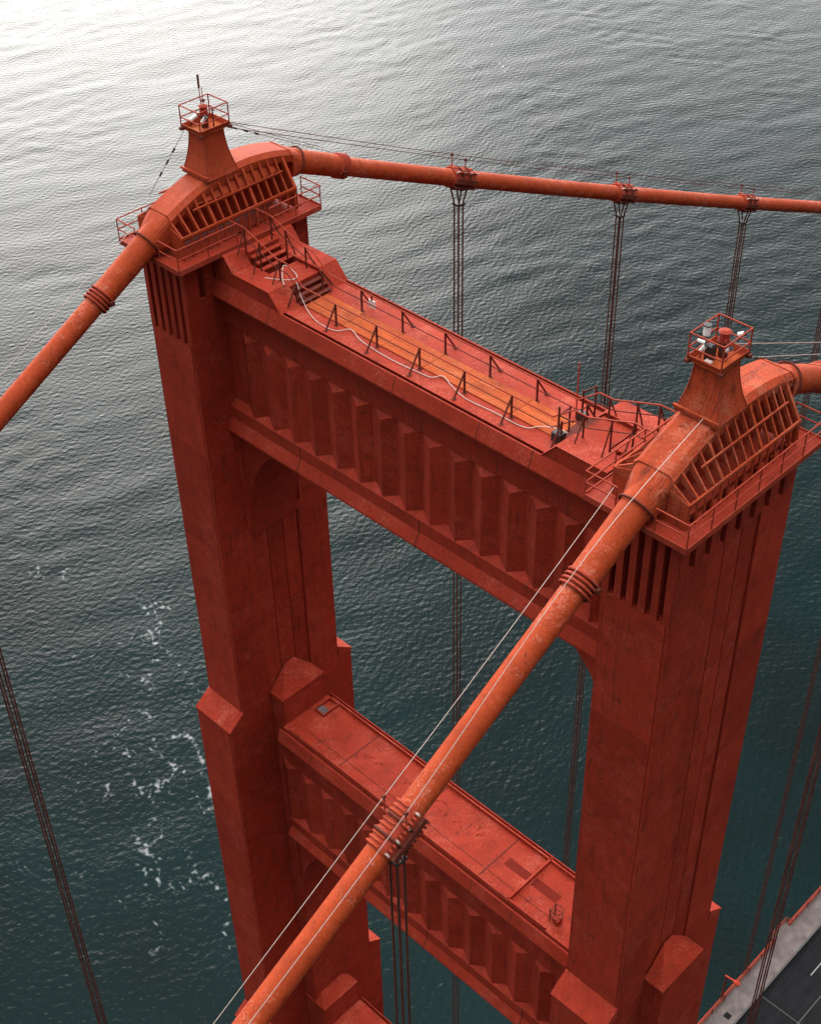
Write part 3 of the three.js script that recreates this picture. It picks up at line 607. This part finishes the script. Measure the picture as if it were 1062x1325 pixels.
// ---------------------------------------------------------------- hand ropes
function rope(pts, r, label, mat = mWire) { return single('hand_rope', tube(pts, r, 60, 5), mat, label, 'rope', 'hand ropes along the cables'); }
function catenary(p, q, sag, n = 8) { const o = []; for (let k = 0; k <= n; k++) { const u = k / n, r = p.clone().lerp(q, u); r.y -= sag * 4 * u * (1 - u); o.push(r); } return o; }
{
  const C = (x, z, h) => V(x, cab(z) + h, z);
  rope([C(H - 0.5, 60, 1.15), ...catenary(C(H - 0.5, 31.5, 1.2), C(H - 0.5, 16.3, 1.25), 0.1, 4), ...catenary(C(H - 0.5, 16.3, 1.25), V(H - 0.95, 1.05, 4.4), 0.12, 6).slice(1)], 0.014, 'pale hand rope clear of the side-span cable, running to the lamp-topped leg platform rail');
  rope([C(H + 0.5, 60, 1.15), C(H + 0.5, 31.5, 1.2), C(H + 0.5, 23, 1.2), C(H + 0.5, 16.3, 1.25), V(H + 0.46, -0.1, 9.2), V(H + 0.44, 1.5, 6.0), V(H + 0.4, 3.05, 1.5)], 0.014, 'pale hand rope above the side-span cable, running up to the lamp pedestal');
  rope([C(-H - 0.5, 16.4, 1.25), V(-H - 0.95, 1.05, 4.4)], 0.014, 'hand rope beside the side-span cable of the antenna-topped leg');
  for (const sx of [-1, 1]) {
    const pts = [V(-H + sx * 0.62, 4.75, -0.35)]; for (const z of mainZ.slice(0, 5)) pts.push(C(-H + sx * 0.5, z, 1.25));
    rope(pts, 0.018, sx < 0 ? 'thin hand rope from the antenna tray, outer side of the cable' : 'thin hand rope from the antenna tray, walkway side of the cable', mDark);
    rope([V(H + sx * 0.62, 4.75, -0.35), C(H + sx * 0.5, -16.17, 1.25), C(H + sx * 0.5, -31.4, 1.25)], 0.018, sx < 0 ? 'thin hand rope from the lamp tray, walkway side of the cable' : 'thin hand rope from the lamp tray, outer side of the cable', mWire);
  }
}
function guy(p, q, beads, label) {
  const t = thing('guy_wire', label, 'guy wire', 'guy wires of the beacon trays'); part('wire', bar(p, q, 0.014, 5), mDark, t);
  const d = q.clone().sub(p).normalize();
  for (const k of beads) { const a = p.clone().addScaledVector(d, k); part('insulator', bar(a, a.clone().addScaledVector(d, 0.22), 0.05, 7), mBlack, t); }
}
guy(V(-H - 0.62, 4.75, 1.15), V(-H - 0.75, 2.35, 3.4), [0.9, 1.5, 2.1], 'guy wire with black insulators beside the sloping cable below the antenna tray');
guy(V(-H + 0.62, 4.78, -0.38), V(-H + 0.5, 1.1, -7.0), [0.3, 1.0, 1.7], 'guy wire with black insulators on the walkway side behind the antenna tray');
guy(V(-H - 0.62, 4.78, -0.38), V(-H - 0.5, 1.1, -7.0), [0.3, 1.0], 'guy wire with black insulators on the open-water side behind the antenna tray');
guy(V(H + 0.62, 4.78, -0.38), V(H + 0.5, 1.1, -7.0), [0.15, 0.6], 'guy wire with black insulators behind the lamp tray');

// ---------------------------------------------------------------- walkway on the top strut
{
  const w = thing('plank_walkway', 'orange plank walkway along the top strut between the railings', 'walkway');
  const n = 5, z0 = -0.52, z1 = 0.84, dz = (z1 - z0) / n;
  for (let k = 0; k < n; k++) for (let j = 0; j < 6; j++) {
    const a = -7.3 + j * 14.6 / 6, b = a + 14.6 / 6;
    part('plank', bx(a + 0.008, b - 0.008, -1.6, -1.55 + (rnd() - 0.5) * 0.008, z0 + k * dz + 0.005, z0 + (k + 1) * dz - 0.005), mPlank[(k * 2 + j + Math.floor(rnd() * 2)) % 3], w);
  }
  for (const x of [-4.9, 0, 4.9]) part('cleat', bx(x - 0.05, x + 0.05, -1.56, -1.535, z0, z1), mPlank[2], w);
}
function walkRail(zr, out, label) {
  const t = thing('walkway_railing', label, 'railing', 'railings on the top strut');
  const y0 = -1.6, xs = [-7.65, -5.1, -2.55, 0, 2.55, 5.1, 7.65];
  for (const x of xs) {
    part('post', [flat(V(x, y0, zr), V(x, y0 + 1.08, zr), 0.08, 0.06)], mDark, t);  // posts and braces: their shaded side is put into the dark colour
    part('foot_plate', bx(x - 0.1, x + 0.1, y0, y0 + 0.02, zr - 0.08, zr + 0.08), mDark, t);
    const br = part('brace', [flat(V(x, y0 + 1.02, zr), V(x, y0 + 0.02, zr + out * 0.64), 0.06, 0.06)], mDark, t);
    part('brace_foot', bx(x - 0.08, x + 0.08, y0, y0 + 0.03, zr + out * 0.56, zr + out * 0.74), mDark, br);
  }
  // rails climb with the end blocks
  const path = [[-12.0, 1.05], [-11.0, 1.05], [-8.9, 0.28], [-8.2, 0.28], [-7.2, y0 + 1.08], [7.2, y0 + 1.08], [8.2, 0.28], [8.9, 0.28], [11.0, 1.05], [12.0, 1.05]];
  for (let k = 0; k + 1 < path.length; k++) for (const d of [0, 0.5]) part('rail', bar(V(path[k][0], path[k][1] - d, zr), V(path[k + 1][0], path[k + 1][1] - d, zr), d ? 0.024 : 0.034, 7), d ? mDark : mRail, t);
  for (const [x, y, yb] of [[-11, 1.05, -0.15], [-8.7, 0.28, -0.8], [8.7, 0.28, -0.8], [11, 1.05, -0.15], [-10, 0.68, -0.8], [10, 0.68, -0.8]]) {
    part('post', [flat(V(x, yb - 0.02, zr), V(x, y, zr), 0.06, 0.06)], mDark, t);
    part('brace', [flat(V(x, y - 0.1, zr), V(x, yb, zr + out * 0.5), 0.045, 0.045)], mDark, t);
  }
}
walkRail(0.97, 1, 'plank walkway railing with splayed braces and the pale hose at its feet');
walkRail(-0.6, -1, 'plank walkway railing with splayed braces carrying the small white notice');
{
  const pts = [[-8.15, -0.85, 0.5], [-7.6, -1.3, 0.75], [-6.11, -1.56, 1.34], [-4.73, -1.56, 1.33], [-4.29, -1.5, 0.9], [-3.4, -1.54, 1.15], [-1.63, -1.56, 1.3], [0.04, -1.56, 1.22], [0.84, -1.56, 1.1], [1.12, -1.5, 0.8], [1.83, -1.53, 1.0], [2.78, -1.56, 1.26], [4.3, -1.56, 1.2], [6.06, -1.56, 1.1], [6.4, -1.5, 0.75], [7.3, -1.2, 0.7], [8.1, -0.76, 1.15]];
  single('hose', tube(pts.map(p => V(...p)), 0.02, 160, 7), mHose, 'pale hose draped along the plank walkway past the railing feet', 'hose');
  const q = [[-8.2, -0.72, 1.2], [-8.9, -0.76, 0.7], [-9.3, -0.55, 0.2], [-9.0, -0.9, -0.1], [-8.5, -0.9, 0.2], [-8.6, -0.8, 0.75], [-9.4, -0.77, 1.3]];
  single('hose', tube(q.map(p => V(...p)), 0.024, 60, 7), mHose, 'loose coil of pale hose on the landing at the antenna-side walkway end', 'hose');
  const sg = thing('notice_board', 'small white notice hung on the walkway railing', 'sign');
  part('board', bx(-4.75, -4.35, -1.25, -0.85, -0.72, -0.69), mWhite, sg); part('fixing', bx(-4.58, -4.52, -0.85, -0.5, -0.72, -0.66), mDark, sg);
  const cb = thing('inspection_gear', 'dark inspection gear with a black box where the hose ends', 'frame');
  part('upright', [bar(V(7.5, -1.55, 0.97), V(7.5, 0.1, 0.97), 0.045, 6), bar(V(7.5, -1.55, 0.3), V(7.5, -0.2, 0.3), 0.04, 6)], mDark, cb);
  part('cross_tie', [bar(V(7.5, -0.3, 0.97), V(7.5, -0.3, 0.3), 0.035, 6), bar(V(7.5, -0.3, 0.97), V(8.2, -0.3, 0.97), 0.035, 6)], mDark, cb);
  part('box', [bx(7.3, 7.75, -1.5, -1.1, 0.75, 1.15)], mBlack, cb);
  const cf = thing('inspection_gear', 'dark inspection gear with a tall rod at the lamp-side walkway end', 'frame');
  part('rod', [bar(V(7.0, -1.58, -0.75), V(7.0, 1.05, -0.75), 0.03, 6)], mRail, cf);
  part('upright', [bar(V(7.3, -1.58, -0.75), V(7.3, -0.1, -0.75), 0.045, 6), bar(V(7.9, -1.45, -0.75), V(7.9, 0.4, -0.75), 0.045, 6)], mDark, cf);
  part('cross_tie', [bar(V(7.3, -0.2, -0.75), V(7.9, 0.35, -0.75), 0.035, 6)], mDark, cf);
  part('box', [bx(7.1, 7.5, -1.58, -1.2, -0.95, -0.65)], mBlack, cf);
}
// ladder head by the leg on the second strut
{
  const t = thing('ladder_cage', 'dark ladder hoops standing at the end of the second strut', 'ladder');
  for (const z of [0.75, 1.2]) part('stile', bar(V(9.0, -31.68, z), V(9.0, -30.6, z), 0.035, 6), mDark, t);
  for (let k = 0; k < 4; k++) part('rung', bar(V(9.0, -31.5 + k * 0.27, 0.75), V(9.0, -31.5 + k * 0.27, 1.2), 0.022, 5), mDark, t);
  for (const h of [-31.1, -30.65]) part('hoop', tube([V(9.0, h, 0.75), V(9.4, h, 0.68), V(9.6, h, 0.97), V(9.4, h, 1.27), V(9.0, h, 1.2)], 0.03, 16, 5), mDark, t);
  const b = thing('paint_drum', 'small red box beside the ladder hoops on the second strut', 'box');
  part('body', bx(9.15, 9.5, -31.68, -31.35, 0.75, 1.15), mRail, b); part('lid', bx(9.13, 9.52, -31.35, -31.32, 0.73, 1.17), mDeck, b);
}

// ---------------------------------------------------------------- road deck far below
{
  const z0 = -430, z1 = 170, k = 13.5;
  structure('road', bx(-10, 10, YD - 0.6, YD, z0, z1), mAsphalt);
  for (const s of [-1, 1]) {
    structure(s < 0 ? 'sidewalk' : 'sidewalk_001', bx(s * 10.25, s * k, YD - 0.6, YD + 0.16, z0, z1), mConcrete);
    structure(s < 0 ? 'kerb' : 'kerb_001', bx(s * 10, s * 10.25, YD - 0.6, YD + 0.42, z0, z1), mBlack);
    structure(s < 0 ? 'deck_girder' : 'deck_girder_001', bx(s * 13.3, s * 14.1, YD - 8, YD - 0.61, z0, z1), mLeg);
  }
  let n = 0;
  structure('deck_joint', bx(-3.95, -3.8, YD + 0.001, YD + 0.005, -160, -30), mBlack); numbered('deck_joint');
  for (const x of [-6.7, 0, 3.4, 6.7]) for (let z = -145.5; z < -30; z += 14.6) { const m = structure(numbered('lane_marking'), bx(x - 0.07, x + 0.07, YD + 0.001, YD + 0.005, z, z + 3.7), mLine); }
  for (let z = -152; z < -20; z += 15.24) structure(numbered('deck_joint'), bx(-10, 10, YD + 0.001, YD + 0.004, z, z + 0.12), mBlack);
  const r = thing('sidewalk_railing', 'reddish brown railing along the sidewalk edge of the road deck', 'railing');
  const zr0 = -160, zr1 = -40, bay = [-88.4, -84.6];
  for (const h of [1.35, 0.75, 0.3]) {
    part('rail', bx(-13.42, -13.3, YD + h - 0.05, YD + h + 0.05, zr0, bay[0]), mDark, r); part('rail', bx(-13.42, -13.3, YD + h - 0.05, YD + h + 0.05, bay[1], zr1), mDark, r);
    part('rail', bx(-14.3, -14.18, YD + h - 0.05, YD + h + 0.05, bay[0], bay[1]), mDark, r);
    for (const z of bay) part('rail', bx(-14.3, -13.3, YD + h - 0.05, YD + h + 0.05, z - 0.06, z + 0.06), mDark, r);
  }
  for (let z = zr0; z <= zr1; z += 3.05) { if (z > bay[0] && z < bay[1]) continue; part('post', bx(-13.43, -13.29, YD, YD + 1.42, z - 0.07, z + 0.07), mDark, r); }
  structure('sidewalk_bay', bx(-14.35, -13.5, YD - 0.4, YD + 0.14, bay[0], bay[1]), mConcrete);
  const l = thing('street_lamp', 'orange-armed street lamp on the sidewalk railing of the road deck', 'lamp post');
  part('post', [bar(V(-13.75, YD - 0.3, -71.5), V(-13.75, YD + 5.6, -71.5), 0.2, 8, 0.14)], mDark, l);
  part('arm', [flat(V(-13.9, YD + 5.6, -71.5), V(-11.9, YD + 5.9, -71.5), 0.22, 0.18)], mTrim, l);
  part('lantern', [bx(-12.5, -11.6, YD + 5.65, YD + 5.9, -71.8, -71.2)], mTrim, l);
  single('access_hatch', bx(-12.0, -11.1, YD + 0.161, YD + 0.19, -70.2, -69.3), mAsphalt, 'dark square access hatch in the pale sidewalk', 'hatch');
}

// ---------------------------------------------------------------- lift to sea level, base points
scene.updateMatrixWorld(true);
for (const o of scene.children) {
  if (o.isLight || o === sun.target) continue;
  if (o.isGroup) {
    const b = new THREE.Box3().setFromObject(o), c = V((b.min.x + b.max.x) / 2, b.min.y, (b.min.z + b.max.z) / 2);
    for (const ch of o.children) ch.position.sub(c);
    o.position.copy(c);
  }
  o.position.y += LIFT;
}
renderer.render(scene, camera);
